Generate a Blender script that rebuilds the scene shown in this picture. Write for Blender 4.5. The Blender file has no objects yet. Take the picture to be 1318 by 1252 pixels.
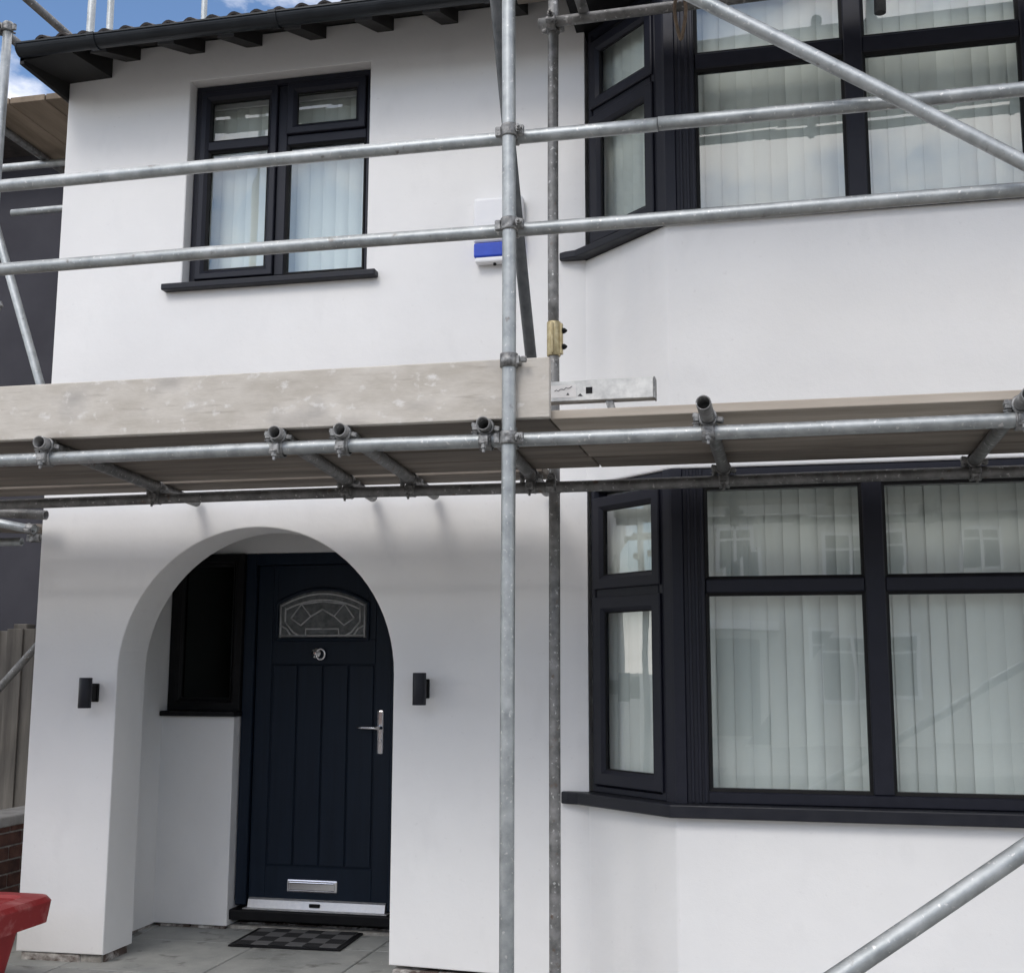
import bpy, bmesh, math, random
from mathutils import Vector, Matrix
R = math.radians
random.seed(7)
scn = bpy.context.scene
col = scn.collection

# ------------------------------------------------------------------ camera
cam_d = bpy.data.cameras.new('camera'); cam = bpy.data.objects.new('camera', cam_d); col.objects.link(cam)
ya, pi_, ro = R(12.53), R(8.665), R(0.166)
fw = Vector((-math.sin(ya)*math.cos(pi_), math.cos(ya)*math.cos(pi_), math.sin(pi_)))
rt0 = Vector((math.cos(ya), math.sin(ya), 0)); up0 = rt0.cross(fw)
rt = rt0*math.cos(ro)+up0*math.sin(ro); up = up0*math.cos(ro)-rt0*math.sin(ro)
mw = Matrix((rt, up, -fw)).transposed().to_4x4(); mw.translation = (0, -5.5, 1.414)
cam.matrix_world = mw
cam_d.sensor_fit = 'HORIZONTAL'; cam_d.sensor_width = 36; cam_d.lens = 36*1541.5/1318
cam_d.clip_start = 0.05; cam_d.clip_end = 2000
scn.camera = cam

# ------------------------------------------------------------------ world, sun, exposure
SUN_EL, SUN_AZ = R(43), R(194)         # azimuth clockwise from +Y: behind the camera, a little to the left
w = bpy.data.worlds.new('World'); scn.world = w; w.use_nodes = True
nt = w.node_tree; nt.nodes.clear()
out = nt.nodes.new('ShaderNodeOutputWorld'); bg = nt.nodes.new('ShaderNodeBackground')
sky = nt.nodes.new('ShaderNodeTexSky'); sky.sky_type = 'NISHITA'; sky.sun_disc = False
sky.sun_elevation = SUN_EL; sky.sun_rotation = SUN_AZ; sky.altitude = 50; sky.air_density = 1.0; sky.dust_density = 0.15; sky.ozone_density = 4.0
tc = nt.nodes.new('ShaderNodeTexCoord')
nz = nt.nodes.new('ShaderNodeTexNoise'); nz.inputs['Scale'].default_value = 2.6; nz.inputs['Detail'].default_value = 9; nz.inputs['Roughness'].default_value = .58
mp = nt.nodes.new('ShaderNodeMapping'); mp.inputs['Scale'].default_value = (1, 1, 1.9); mp.inputs['Location'].default_value = (4.4, 2.2, 6.6)
cr = nt.nodes.new('ShaderNodeValToRGB'); cr.color_ramp.elements[0].position = .44; cr.color_ramp.elements[1].position = .59
cr.color_ramp.elements[0].color = (.0, .0, .0, 1); cr.color_ramp.elements[1].color = (.90, .90, .90, 1)
mx = nt.nodes.new('ShaderNodeMix'); mx.data_type = 'RGBA'
mx.inputs[7].default_value = (15.4, 14.4, 13.4, 1)
nt.links.new(tc.outputs['Generated'], mp.inputs[0]); nt.links.new(mp.outputs[0], nz.inputs['Vector'])
nt.links.new(nz.outputs['Fac'], cr.inputs[0]); nt.links.new(cr.outputs[0], mx.inputs[0])
nt.links.new(sky.outputs[0], mx.inputs[6]); nt.links.new(mx.outputs[2], bg.inputs['Color'])
bg.inputs['Strength'].default_value = 0.085
nt.links.new(bg.outputs[0], out.inputs['Surface'])
sd = bpy.data.lights.new('sun', 'SUN'); sd.energy = .62; sd.angle = R(22); sd.color = (1, .955, .89)
so = bpy.data.objects.new('sun', sd); col.objects.link(so)
sdir = Vector((math.sin(SUN_AZ)*math.cos(SUN_EL), math.cos(SUN_AZ)*math.cos(SUN_EL), math.sin(SUN_EL)))
so.rotation_euler = sdir.to_track_quat('Z', 'Y').to_euler(); so.location = sdir*30
vs = scn.view_settings; vs.view_transform = 'Standard'; vs.look = 'None'; vs.exposure = 1.06; vs.gamma = 1; vs.use_curve_mapping = False

# ------------------------------------------------------------------ materials
def mat(name): 
    m = bpy.data.materials.new(name); m.use_nodes = True
    return m, m.node_tree, m.node_tree.nodes['Principled BSDF']
def N(nt, t, **kw):
    n = nt.nodes.new(t)
    for k, v in kw.items():
        if hasattr(n, k): setattr(n, k, v)
        else: n.inputs[k.replace('_', ' ')].default_value = v
    return n
def noise_mat(name, c1, c2, scale=6, rough=.6, metal=0, bump=0, bscale=60, detail=6, stretch=(1,1,1), lo=.35, hi=.65, rand=0, rough2=None, coat=0, coords='Object', bdist=.004, spec=.5):
    m, nt, b = mat(name)
    t = N(nt, 'ShaderNodeTexCoord'); mpn = N(nt, 'ShaderNodeMapping'); mpn.inputs['Scale'].default_value = stretch
    nt.links.new(t.outputs[coords], mpn.inputs[0])
    vec = mpn.outputs[0]
    if rand:
        oi = N(nt, 'ShaderNodeObjectInfo'); mulv = N(nt, 'ShaderNodeVectorMath', operation='SCALE'); mulv.inputs[0].default_value = (37, 19, 53)
        nt.links.new(oi.outputs['Random'], mulv.inputs['Scale']); ad = N(nt, 'ShaderNodeVectorMath', operation='ADD')
        nt.links.new(vec, ad.inputs[0]); nt.links.new(mulv.outputs[0], ad.inputs[1]); vec = ad.outputs[0]
    n = N(nt, 'ShaderNodeTexNoise'); n.inputs['Scale'].default_value = scale; n.inputs['Detail'].default_value = detail; n.inputs['Roughness'].default_value = .6
    nt.links.new(vec, n.inputs['Vector'])
    r = N(nt, 'ShaderNodeValToRGB'); e = r.color_ramp.elements
    e[0].position = lo; e[1].position = hi; e[0].color = (*c1, 1); e[1].color = (*c2, 1)
    nt.links.new(n.outputs['Fac'], r.inputs[0])
    colout = r.outputs[0]
    if rand:
        hs = N(nt, 'ShaderNodeHueSaturation'); mr = N(nt, 'ShaderNodeMapRange'); mr.inputs[3].default_value = 1-rand; mr.inputs[4].default_value = 1+rand
        nt.links.new(oi.outputs['Random'], mr.inputs[0]); nt.links.new(mr.outputs[0], hs.inputs['Value']); nt.links.new(colout, hs.inputs['Color']); colout = hs.outputs[0]
    nt.links.new(colout, b.inputs['Base Color'])
    b.inputs['Roughness'].default_value = rough; b.inputs['Metallic'].default_value = metal; b.inputs['Specular IOR Level'].default_value = spec
    if coat: b.inputs['Coat Weight'].default_value = coat; b.inputs['Coat Roughness'].default_value = .15
    if rough2 is not None:
        mr2 = N(nt, 'ShaderNodeMapRange'); mr2.inputs[1].default_value = lo; mr2.inputs[2].default_value = hi; mr2.inputs[3].default_value = rough; mr2.inputs[4].default_value = rough2
        nt.links.new(n.outputs['Fac'], mr2.inputs[0]); nt.links.new(mr2.outputs[0], b.inputs['Roughness'])
    if bump:
        n2 = N(nt, 'ShaderNodeTexNoise'); n2.inputs['Scale'].default_value = bscale; n2.inputs['Detail'].default_value = 4
        nt.links.new(vec, n2.inputs['Vector'])
        bp = N(nt, 'ShaderNodeBump'); bp.inputs['Strength'].default_value = bump; bp.inputs['Distance'].default_value = bdist
        nt.links.new(n2.outputs['Fac'], bp.inputs['Height']); nt.links.new(bp.outputs[0], b.inputs['Normal'])
    return m
def add_layers(m, layers):
    nt = m.node_tree; b = nt.nodes['Principled BSDF']; src = b.inputs['Base Color'].links[0].from_socket; t = N(nt, 'ShaderNodeTexCoord'); oi = N(nt, 'ShaderNodeObjectInfo')
    sh = N(nt, 'ShaderNodeVectorMath', operation='SCALE'); sh.inputs[0].default_value = (11, 23, 7); nt.links.new(oi.outputs['Random'], sh.inputs['Scale'])
    for scale, lo, hi, c, stretch, detail in layers:
        mp_ = N(nt, 'ShaderNodeMapping'); mp_.inputs['Scale'].default_value = stretch; nt.links.new(t.outputs['Object'], mp_.inputs[0])
        ad = N(nt, 'ShaderNodeVectorMath', operation='ADD'); nt.links.new(mp_.outputs[0], ad.inputs[0]); nt.links.new(sh.outputs[0], ad.inputs[1])
        n_ = N(nt, 'ShaderNodeTexNoise'); n_.inputs['Scale'].default_value = scale; n_.inputs['Detail'].default_value = detail; nt.links.new(ad.outputs[0], n_.inputs['Vector'])
        r_ = N(nt, 'ShaderNodeMapRange'); r_.inputs[1].default_value = lo; r_.inputs[2].default_value = hi; nt.links.new(n_.outputs['Fac'], r_.inputs[0])
        mx_ = N(nt, 'ShaderNodeMix'); mx_.data_type = 'RGBA'; mx_.inputs[7].default_value = (*c, 1); nt.links.new(r_.outputs[0], mx_.inputs[0]); nt.links.new(src, mx_.inputs[6]); src = mx_.outputs[2]
    nt.links.new(src, b.inputs['Base Color']); return m
M = {}
# render: fine granular white, faint cloudy trowel mottling
M['render'] = noise_mat('white_render', (.785,.78,.775), (.83,.826,.82), 1.7, .92, 0, .35, 260, lo=.3, hi=.7, bdist=.0015)
def render_relief(m):      # shallow trowel undulation under the fine grain
    nt = m.node_tree; b = nt.nodes['Principled BSDF']; t = N(nt, 'ShaderNodeTexCoord')
    fine = b.inputs['Normal'].links[0].from_node
    n_ = N(nt, 'ShaderNodeTexNoise'); n_.inputs['Scale'].default_value = 5.5; n_.inputs['Detail'].default_value = 5; n_.inputs['Roughness'].default_value = .55; nt.links.new(t.outputs['Object'], n_.inputs['Vector'])
    bp = N(nt, 'ShaderNodeBump'); bp.inputs['Strength'].default_value = .35; bp.inputs['Distance'].default_value = .012
    nt.links.new(n_.outputs['Fac'], bp.inputs['Height']); nt.links.new(bp.outputs[0], fine.inputs['Normal']); return m
render_relief(M['render']); add_layers(M['render'], [(7, .58, .86, (.75,.746,.742), (1,1,.45), 8), (38, .66, .84, (.73,.722,.715), (1,1,1), 3), (1.1, .5, .75, (.765,.762,.758), (1,1,1), 4)])
M['frame'] = noise_mat('anthracite_frame', (.0080,.0090,.0165), (.0105,.0115,.0205), 30, .42, 0, .08, 700, bdist=.0006, rough2=.5, spec=.32)
M['sill'] = noise_mat('anthracite_sill', (.0105,.0115,.0175), (.016,.017,.023), 14, .38, 0, 0, rough2=.55, spec=.3)
M['black'] = noise_mat('black_paint', (.005,.005,.006), (.009,.009,.010), 12, .55, 0, .1, 80, spec=.2)
M['door'] = noise_mat('dark_blue_door', (.004,.010,.021), (.006,.0135,.027), 40, .45, 0, .25, 130, stretch=(1,1,.06), rough2=.5, bdist=.0012, spec=.25)
M['lead'] = noise_mat('lead_came', (.42,.43,.44), (.55,.55,.56), 40, .4, .2)
M['chrome'] = noise_mat('chrome', (.75,.75,.77), (.8,.8,.82), 20, .12, 1)
M['alu'] = noise_mat('aluminium', (.55,.55,.56), (.68,.68,.68), 26, .38, .7, 0, rough2=.55)
M['alu_work'] = noise_mat('worn_aluminium', (.45,.45,.44), (.66,.66,.64), 22, .5, .35, .2, 40, rough2=.62)
M['gutter'] = noise_mat('gutter_black', (.006,.008,.011), (.011,.014,.018), 9, .35, 0, 0, rough2=.45, spec=.35)
M['timber_dark'] = noise_mat('black_rafter', (.004,.0035,.0035), (.010,.009,.008), 18, .7, 0, .3, 30, stretch=(1,.2,1))
M['galv'] = noise_mat('galvanised_tube', (.27,.29,.295), (.47,.49,.495), 16, .42, .7, .22, 45, rough2=.55, rand=.09, lo=.3, hi=.72)
M['galv_old'] = noise_mat('weathered_tube', (.13,.13,.128), (.27,.268,.265), 20, .5, .6, .3, 45, rough2=.65, rand=.1)
M['tube_dark'] = noise_mat('dark_grey_tube', (.055,.06,.065), (.11,.115,.12), 16, .5, .3, .2, 40, rand=.05)  # darker grey than the other tubes, for the rear brace and the stub
add_layers(M['galv'], [(70, .63, .70, (.56,.56,.55), (1,1,1), 4), (26, .66, .76, (.20,.19,.18), (1,1,1), 6)]); add_layers(M['galv_old'], [(60, .62, .70, (.5,.5,.49), (1,1,1), 4), (22, .64, .74, (.15,.11,.085), (1,1,1), 6)])
M['coupler'] = noise_mat('coupler_steel', (.11,.11,.11), (.34,.34,.335), 50, .45, .75, .3, 90, rough2=.6)
M['brass'] = noise_mat('passivated_sleeve', (.34,.27,.14), (.52,.45,.28), 40, .42, .55, .2, 60)
M['board'] = noise_mat('scaffold_board', (.115,.097,.08), (.23,.20,.17), 9, .85, 0, .5, 26, stretch=(.12,1,1), rand=.18, detail=9)
def splash_board(name, c1, c2):
    m = noise_mat(name, c1, c2, 9, .85, 0, .6, 30, stretch=(.45,1,1), detail=10); nt = m.node_tree; b = nt.nodes['Principled BSDF']
    src = b.inputs['Base Color'].links[0].from_socket; t = N(nt, 'ShaderNodeTexCoord')
    def layer(src, scale, lo, hi, c, stretch=(1,1,1), detail=5):
        mp_ = N(nt, 'ShaderNodeMapping'); mp_.inputs['Scale'].default_value = stretch; nt.links.new(t.outputs['Object'], mp_.inputs[0])
        n_ = N(nt, 'ShaderNodeTexNoise'); n_.inputs['Scale'].default_value = scale; n_.inputs['Detail'].default_value = detail; nt.links.new(mp_.outputs[0], n_.inputs['Vector'])
        r_ = N(nt, 'ShaderNodeMapRange'); r_.inputs[1].default_value = lo; r_.inputs[2].default_value = hi; nt.links.new(n_.outputs['Fac'], r_.inputs[0])
        mx_ = N(nt, 'ShaderNodeMix'); mx_.data_type = 'RGBA'; mx_.inputs[7].default_value = (*c, 1); nt.links.new(r_.outputs[0], mx_.inputs[0]); nt.links.new(src, mx_.inputs[6]); return mx_.outputs[2]
    src = layer(src, 70, .60, .90, (.30,.265,.225), (.10,1,1), 4)      # dark grain lines
    src = layer(src, 6, .56, .84, (.32,.30,.28), (.7,1,1), 8)        # grey stains
    src = layer(src, 30, .60, .74, (.64,.62,.59), (.8,1,1), 9)        # render splashes
    vo = N(nt, 'ShaderNodeTexVoronoi'); vo.inputs['Scale'].default_value = 1; vm = N(nt, 'ShaderNodeMapping'); vm.inputs['Scale'].default_value = (1.5, 3, 5.5); nt.links.new(t.outputs['Object'], vm.inputs[0]); nt.links.new(vm.outputs[0], vo.inputs['Vector'])
    kr = N(nt, 'ShaderNodeMapRange'); kr.inputs[1].default_value = .13; kr.inputs[2].default_value = .06; nt.links.new(vo.outputs['Distance'], kr.inputs[0])
    mk = N(nt, 'ShaderNodeMix'); mk.data_type = 'RGBA'; mk.inputs[7].default_value = (.27,.235,.20,1); ml = N(nt, 'ShaderNodeMath', operation='MULTIPLY'); ml.inputs[1].default_value = .75; nt.links.new(kr.outputs[0], ml.inputs[0]); nt.links.new(ml.outputs[0], mk.inputs[0]); nt.links.new(src, mk.inputs[6]); src = mk.outputs[2]
    nt.links.new(src, b.inputs['Base Color']); return m
M['toe'] = splash_board('toe_board_timber', (.43,.395,.345), (.57,.535,.485))
M['board_new'] = noise_mat('paler_scaffold_board', (.33,.285,.235), (.48,.425,.365), 9, .85, 0, .5, 26, stretch=(.12,1,1), detail=9)
M['board_y'] = noise_mat('scaffold_board_lengthways', (.15,.115,.08), (.27,.215,.16), 9, .85, 0, .5, 26, stretch=(1,.12,1), rand=.18, detail=9)
M['concrete'] = noise_mat('paving_slab', (.28,.29,.28), (.38,.385,.37), 5, .75, 0, .3, 90, rand=.08, detail=9, rough2=.85)
add_layers(M['concrete'], [(9, .58, .72, (.17,.17,.16), (1,1,1), 8), (70, .66, .72, (.44,.43,.41), (1,1,1), 4)])
M['drive'] = noise_mat('drive_concrete', (.22,.215,.205), (.31,.305,.29), 2.5, .9, 0, .5, 60, detail=9)
M['asphalt'] = noise_mat('asphalt', (.04,.04,.042), (.065,.065,.066), 8, .9, 0, .5, 120)
M['brick'] = noise_mat('stock_brick', (.15,.07,.05), (.30,.17,.125), 14, .9, 0, .6, 60, rand=.3, bdist=.006)
M['brick_dark'] = noise_mat('dark_red_brick', (.06,.026,.02), (.13,.062,.045), 14, .9, 0, .6, 60, rand=.3, bdist=.006)
M['brick_splash'] = noise_mat('splashed_brick', (.09,.065,.055), (.62,.60,.57), 11, .9, 0, .6, 60, rand=.1, lo=.48, hi=.66, detail=8, bdist=.006)
M['mortar'] = noise_mat('mortar', (.22,.21,.19), (.42,.40,.37), 30, .95, 0, .6, 90)
M['tile'] = noise_mat('roof_tile', (.028,.024,.024), (.06,.05,.046), 12, .75, 0, .4, 50, rand=.15)
M['felt'] = noise_mat('roof_underlay', (.012,.012,.012), (.03,.028,.026), 6, .9)
M['plaster'] = noise_mat('room_plaster', (.42,.42,.40), (.48,.48,.46), 3, .95)
M['carpet'] = noise_mat('room_floor', (.16,.14,.12), (.22,.2,.18), 40, .95)
M['white_plastic'] = noise_mat('white_plastic', (.78,.78,.80), (.82,.82,.83), 8, .35)
M['red'] = noise_mat('red_plastic', (.24,.014,.017), (.34,.026,.028), 7, .55, 0, .15, 30, rough2=.6)
M['red_worn'] = noise_mat('red_plastic_rim', (.27,.017,.019), (.48,.20,.19), 14, .6, 0, .2, 30, lo=.5, hi=.85, stretch=(.4,1,1))
M['charcoal'] = noise_mat('charcoal_wall', (.030,.029,.037), (.041,.040,.049), 2.2, .9, 0, .3, 160)
M['fence'] = noise_mat('grey_fence_board', (.07,.063,.056), (.16,.147,.13), 10, .9, 0, .5, 20, stretch=(1,1,.1), rand=.2, detail=8)
M['coping'] = noise_mat('coping_stone', (.24,.23,.215), (.36,.35,.33), 9, .9, 0, .4, 60)
M['offwhite'] = noise_mat('cream_render', (.55,.54,.50), (.66,.65,.61), 2, .9)
M['rope'] = noise_mat('rope', (.15,.11,.08), (.25,.19,.14), 50, .9)
M['blue'] = noise_mat('blue_strobe', (.012,.05,.42), (.02,.07,.55), 9, .25, 0, 0)
M['ink'] = noise_mat('black_print', (.02,.02,.02), (.05,.05,.05), 30, .6)
M['label_white'] = noise_mat('white_sticker', (.62,.60,.58), (.74,.72,.70), 20, .5)
def blind_mat():
    m, nt, b = mat('blind_fabric')
    b.inputs['Base Color'].default_value = (.76, .80, .775, 1); b.inputs['Roughness'].default_value = .8
    oi = N(nt, 'ShaderNodeObjectInfo'); hs = N(nt, 'ShaderNodeHueSaturation'); mr = N(nt, 'ShaderNodeMapRange'); mr.inputs[3].default_value = .90; mr.inputs[4].default_value = 1.06
    hs.inputs['Color'].default_value = (.86, .895, .865, 1); nt.links.new(oi.outputs['Random'], mr.inputs[0]); nt.links.new(mr.outputs[0], hs.inputs['Value']); nt.links.new(hs.outputs[0], b.inputs['Base Color'])
    t = N(nt, 'ShaderNodeBsdfTranslucent'); t.inputs['Color'].default_value = (.72, .77, .74, 1)
    mxs = N(nt, 'ShaderNodeMixShader'); mxs.inputs[0].default_value = .18
    o = nt.nodes['Material Output']
    nt.links.new(b.outputs[0], mxs.inputs[1]); nt.links.new(t.outputs[0], mxs.inputs[2]); nt.links.new(mxs.outputs[0], o.inputs['Surface'])
    return m
M['blind'] = blind_mat()
def glass_mat(name, tint, ior):
    m = bpy.data.materials.new(name); m.use_nodes = True; nt = m.node_tree; nt.nodes.clear()
    o = N(nt, 'ShaderNodeOutputMaterial'); tr = N(nt, 'ShaderNodeBsdfTransparent'); tr.inputs[0].default_value = (*tint, 1)
    gl = N(nt, 'ShaderNodeBsdfGlossy'); gl.inputs['Roughness'].default_value = .0; gl.inputs['Color'].default_value = (.97, .985, 1, 1)
    fr = N(nt, 'ShaderNodeFresnel'); fr.inputs['IOR'].default_value = ior
    ge = N(nt, 'ShaderNodeNewGeometry'); inv = N(nt, 'ShaderNodeMath', operation='SUBTRACT'); inv.inputs[0].default_value = 1
    mu = N(nt, 'ShaderNodeMath', operation='MULTIPLY'); mxs = N(nt, 'ShaderNodeMixShader')
    # float-glass waviness
    tcn = N(nt, 'ShaderNodeTexCoord'); n2 = N(nt, 'ShaderNodeTexNoise'); n2.inputs['Scale'].default_value = 2.2; n2.inputs['Detail'].default_value = 1
    bp = N(nt, 'ShaderNodeBump'); bp.inputs['Strength'].default_value = .05; bp.inputs['Distance'].default_value = .02
    nt.links.new(tcn.outputs['Object'], n2.inputs['Vector']); nt.links.new(n2.outputs['Fac'], bp.inputs['Height']); nt.links.new(bp.outputs[0], gl.inputs['Normal'])
    nt.links.new(ge.outputs['Backfacing'], inv.inputs[1]); nt.links.new(fr.outputs[0], mu.inputs[0]); nt.links.new(inv.outputs[0], mu.inputs[1])
    nt.links.new(mu.outputs[0], mxs.inputs[0]); nt.links.new(tr.outputs[0], mxs.inputs[1]); nt.links.new(gl.outputs[0], mxs.inputs[2])
    nt.links.new(mxs.outputs[0], o.inputs['Surface'])
    return m
M['glass'] = glass_mat('double_glazing', (.985,1.0,.992), 2.05)
M['dark_glass'] = glass_mat('dark_porch_glass', (.35,.38,.38), 1.3)
M['obscure'] = noise_mat('obscure_glass', (.06,.068,.07), (.13,.145,.148), 30, .18, 0, .5, 70, bdist=.004)
def checker_mat():
    m, nt, b = mat('checked_mat')
    t = N(nt, 'ShaderNodeTexCoord'); mpn = N(nt, 'ShaderNodeMapping'); mpn.inputs['Scale'].default_value = (1/.092, 1/.105, 1); mpn.inputs['Location'].default_value = (.02, .02, .3)
    ck = N(nt, 'ShaderNodeTexChecker'); ck.inputs['Scale'].default_value = 1; ck.inputs[1].default_value = (.016,.016,.018,1); ck.inputs[2].default_value = (.13,.13,.132,1)
    nt.links.new(t.outputs['Object'], mpn.inputs[0]); nt.links.new(mpn.outputs[0], ck.inputs['Vector']); nt.links.new(ck.outputs['Color'], b.inputs['Base Color'])
    b.inputs['Roughness'].default_value = .95
    n2 = N(nt, 'ShaderNodeTexNoise'); n2.inputs['Scale'].default_value = 260; bp = N(nt, 'ShaderNodeBump'); bp.inputs['Strength'].default_value = .8; bp.inputs['Distance'].default_value = .004
    nt.links.new(t.outputs['Object'], n2.inputs['Vector']); nt.links.new(n2.outputs['Fac'], bp.inputs['Height']); nt.links.new(bp.outputs[0], b.inputs['Normal'])
    return m
M['check'] = checker_mat()

# ------------------------------------------------------------------ mesh helpers
I4 = Matrix.Identity(4)
class MB:
    def __init__(s, M4=None): s.bm = bmesh.new(); s.T = M4 or I4
    def V(s, p): return s.bm.verts.new(s.T @ Vector(p))
    def box(s, x0, x1, y0, y1, z0, z1, bev=0, seg=1):
        tmp = bmesh.new()
        vv = [tmp.verts.new((x, y, z)) for z in (z0, z1) for y in (y0, y1) for x in (x0, x1)]
        for f in ((0,2,3,1),(4,5,7,6),(0,1,5,4),(2,6,7,3),(0,4,6,2),(1,3,7,5)): tmp.faces.new([vv[i] for i in f])
        if bev: bmesh.ops.bevel(tmp, geom=tmp.edges[:]+tmp.verts[:], offset=bev, segments=seg, affect='EDGES', profile=.5)
        s.merge(tmp); return s
    def merge(s, tmp, T=None):
        mp_ = {}
        A = s.T @ T if T is not None else s.T
        for v in tmp.verts: mp_[v] = s.bm.verts.new(A @ v.co)
        for f in tmp.faces:
            g = s.bm.faces.new([mp_[v] for v in f.verts]); g.smooth = f.smooth
        tmp.free()
    def hexa(s, p):      # eight points: bottom 0-3 ccw, top 4-7
        v = [s.V(q) for q in p]
        for f in ((3,2,1,0),(4,5,6,7),(0,1,5,4),(1,2,6,5),(2,3,7,6),(3,0,4,7)): s.bm.faces.new([v[i] for i in f])
        return s
    def ring(s, a0, a1, z0, z1, loops, closed=True):
        """mitred rectangular frame in the local (along, depth, up) space; loops = [(inset, depth), ...] closed into a profile"""
        L = []
        for ins, d in loops:
            L.append([s.V(q) for q in ((a0+ins, d, z0+ins), (a1-ins, d, z0+ins), (a1-ins, d, z1-ins), (a0+ins, d, z1-ins))])
        n = len(L)
        for i in range(n if closed else n-1):
            A, B = L[i], L[(i+1) % n]
            for k in range(4): s.bm.faces.new((A[k], A[(k+1) % 4], B[(k+1) % 4], B[k]))
        return s
    def lathe(s, c, axis, prof, n=24, smooth=True, cap=True):
        """revolve prof = [(t along axis, radius)] about axis at c"""
        ax = Vector(axis).normalized(); u = ax.orthogonal().normalized(); v = ax.cross(u); c = Vector(c)
        L = [[s.V(c+ax*t+(u*math.cos(2*math.pi*k/n)+v*math.sin(2*math.pi*k/n))*r) for k in range(n)] for t, r in prof]
        for A, B in zip(L, L[1:]):
            for k in range(n):
                f = s.bm.faces.new((A[k], A[(k+1) % n], B[(k+1) % n], B[k])); f.smooth = smooth
        if cap:
            s.bm.faces.new(L[0][::-1]); s.bm.faces.new(L[-1])
        return s
    def sweep(s, pts, r, n=8, close=False):
        pts = [Vector(p) for p in pts]; L = []; m = len(pts)
        for i, p in enumerate(pts):
            a = pts[(i-1) % m] if (i or close) else p; b = pts[(i+1) % m] if (i < m-1 or close) else p
            d = (b-a).normalized(); ref = Vector((0.123, .9, .31)); u = d.cross(ref).normalized(); v = d.cross(u)
            L.append([s.V(p+(u*math.cos(2*math.pi*k/n)+v*math.sin(2*math.pi*k/n))*r) for k in range(n)])
        for i in range(m if close else m-1):
            A, B = L[i], L[(i+1) % m]
            for k in range(n):
                f = s.bm.faces.new((A[k], A[(k+1) % n], B[(k+1) % n], B[k])); f.smooth = True
        if not close: s.bm.faces.new(L[0][::-1]); s.bm.faces.new(L[-1])
        return s
    def prism(s, poly, a, b, place, bev=0):
        """poly of (p,q) extruded from a to b; place(p,q,t) -> xyz"""
        A = [s.V(place(p, q, a)) for p, q in poly]; B = [s.V(place(p, q, b)) for p, q in poly]; n = len(poly)
        s.bm.faces.new(A[::-1]); s.bm.faces.new(B)
        for k in range(n): s.bm.faces.new((A[k], A[(k+1) % n], B[(k+1) % n], B[k]))
        return s
    def slab_with_holes(s, outer, holes, y0, y1):
        """x,z outline with holes extruded from y0 to y1"""
        tmp = bmesh.new(); edges = []
        for loop in [outer]+holes:
            vv = [tmp.verts.new((x, y0, z)) for x, z in loop]
            for i in range(len(vv)): edges.append(tmp.edges.new((vv[i], vv[(i+1) % len(vv)])))
        bmesh.ops.triangle_fill(tmp, use_beauty=True, use_dissolve=False, edges=edges)
        res = bmesh.ops.extrude_face_region(tmp, geom=tmp.faces[:])
        for g in res['geom']:
            if isinstance(g, bmesh.types.BMVert): g.co.y = y1
        bmesh.ops.recalc_face_normals(tmp, faces=tmp.faces[:])
        s.merge(tmp); return s
    def mesh(s, name):
        bmesh.ops.recalc_face_normals(s.bm, faces=s.bm.faces[:])
        me = bpy.data.meshes.new(name); s.bm.to_mesh(me); s.bm.free(); return me
    def build(s, name, m, parent=None, smooth=None, world=None):
        me = s.mesh(name); me.materials.append(m)
        return link(name, me, parent, world)
def link(name, me, parent=None, world=None):
    o = bpy.data.objects.new(name, me); col.objects.link(o)
    if parent is not None: o.parent = parent
    if world is not None: o.matrix_world = world      # all parents sit at identity or are handled by caller
    return o
def tag(o, label, cat, group=None):
    o['label'] = label; o['category'] = cat
    if group: o['group'] = group
    return o
def empty(name, loc=(0,0,0)):
    o = bpy.data.objects.new(name, None); col.objects.link(o); o.location = loc; o.empty_display_size = .1; return o
def keep(o, root):       # parent a world-space mesh to an empty that is not at the origin
    o.parent = root; o.matrix_parent_inverse = Matrix.Translation(-Vector(root.location)); return o
def struct(o): o['kind'] = 'structure'; return o
def frame_matrix(origin, sdir):
    s = Vector(sdir).normalized(); z = Vector((0,0,1)); inn = z.cross(s)   # along +X -> inward is +Y
    m = Matrix((s, inn, z)).transposed().to_4x4(); m.translation = origin; return m

# ------------------------------------------------------------------ ground
g = MB()
for a, b in ((-150, -9.5), (-3.4, 150)): pass
ground = struct(MB().box(-400, 400, -400, 400, -.6, -.16).build('ground', M['drive']))
struct(MB().box(-400, 400, -14.5, -8.5, -.159, -.13).build('road', M['asphalt']))
struct(MB().box(-400, 400, -8.495, -8.37, -.159, -.02, .01).build('kerb', M['coping']))
struct(MB().box(-400, 400, -8.365, -6.4, -.159, -.03).build('pavement', M['drive']))

# porch and path paving: one slab per object, joints recessed over a mortar bed
bed = struct(MB().box(-4.16, -1.80, -1.35, 1.05, -.159, -.022).build('path', M['mortar']))
xs = [-4.15, -3.42, -2.692, -2.06, -1.47]
slab_cache = {}
ys = [-1.34, -.72, -.10, .56, 1.04]
for i in range(len(xs)-1):
    for j in range(len(ys)-1):
        x0, x1, y0, y1 = xs[i]+.004, xs[i+1]-.004, ys[j]+.004, ys[j+1]-.004
        if i == 3: x1 = -1.81
        key = (round(x1-x0, 3), round(y1-y0, 3))
        if key not in slab_cache:
            me = MB().box(-key[0]/2, key[0]/2, -key[1]/2, key[1]/2, -.02, 0, .004).mesh('slab'); me.materials.append(M['concrete']); slab_cache[key] = me
        o = link('slab', slab_cache[key], bed); o.location = ((x0+x1)/2, (y0+y1)/2, random.uniform(-.002, .001)); o.rotation_euler = (random.uniform(-.002,.002), random.uniform(-.002,.002), 0)

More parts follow.
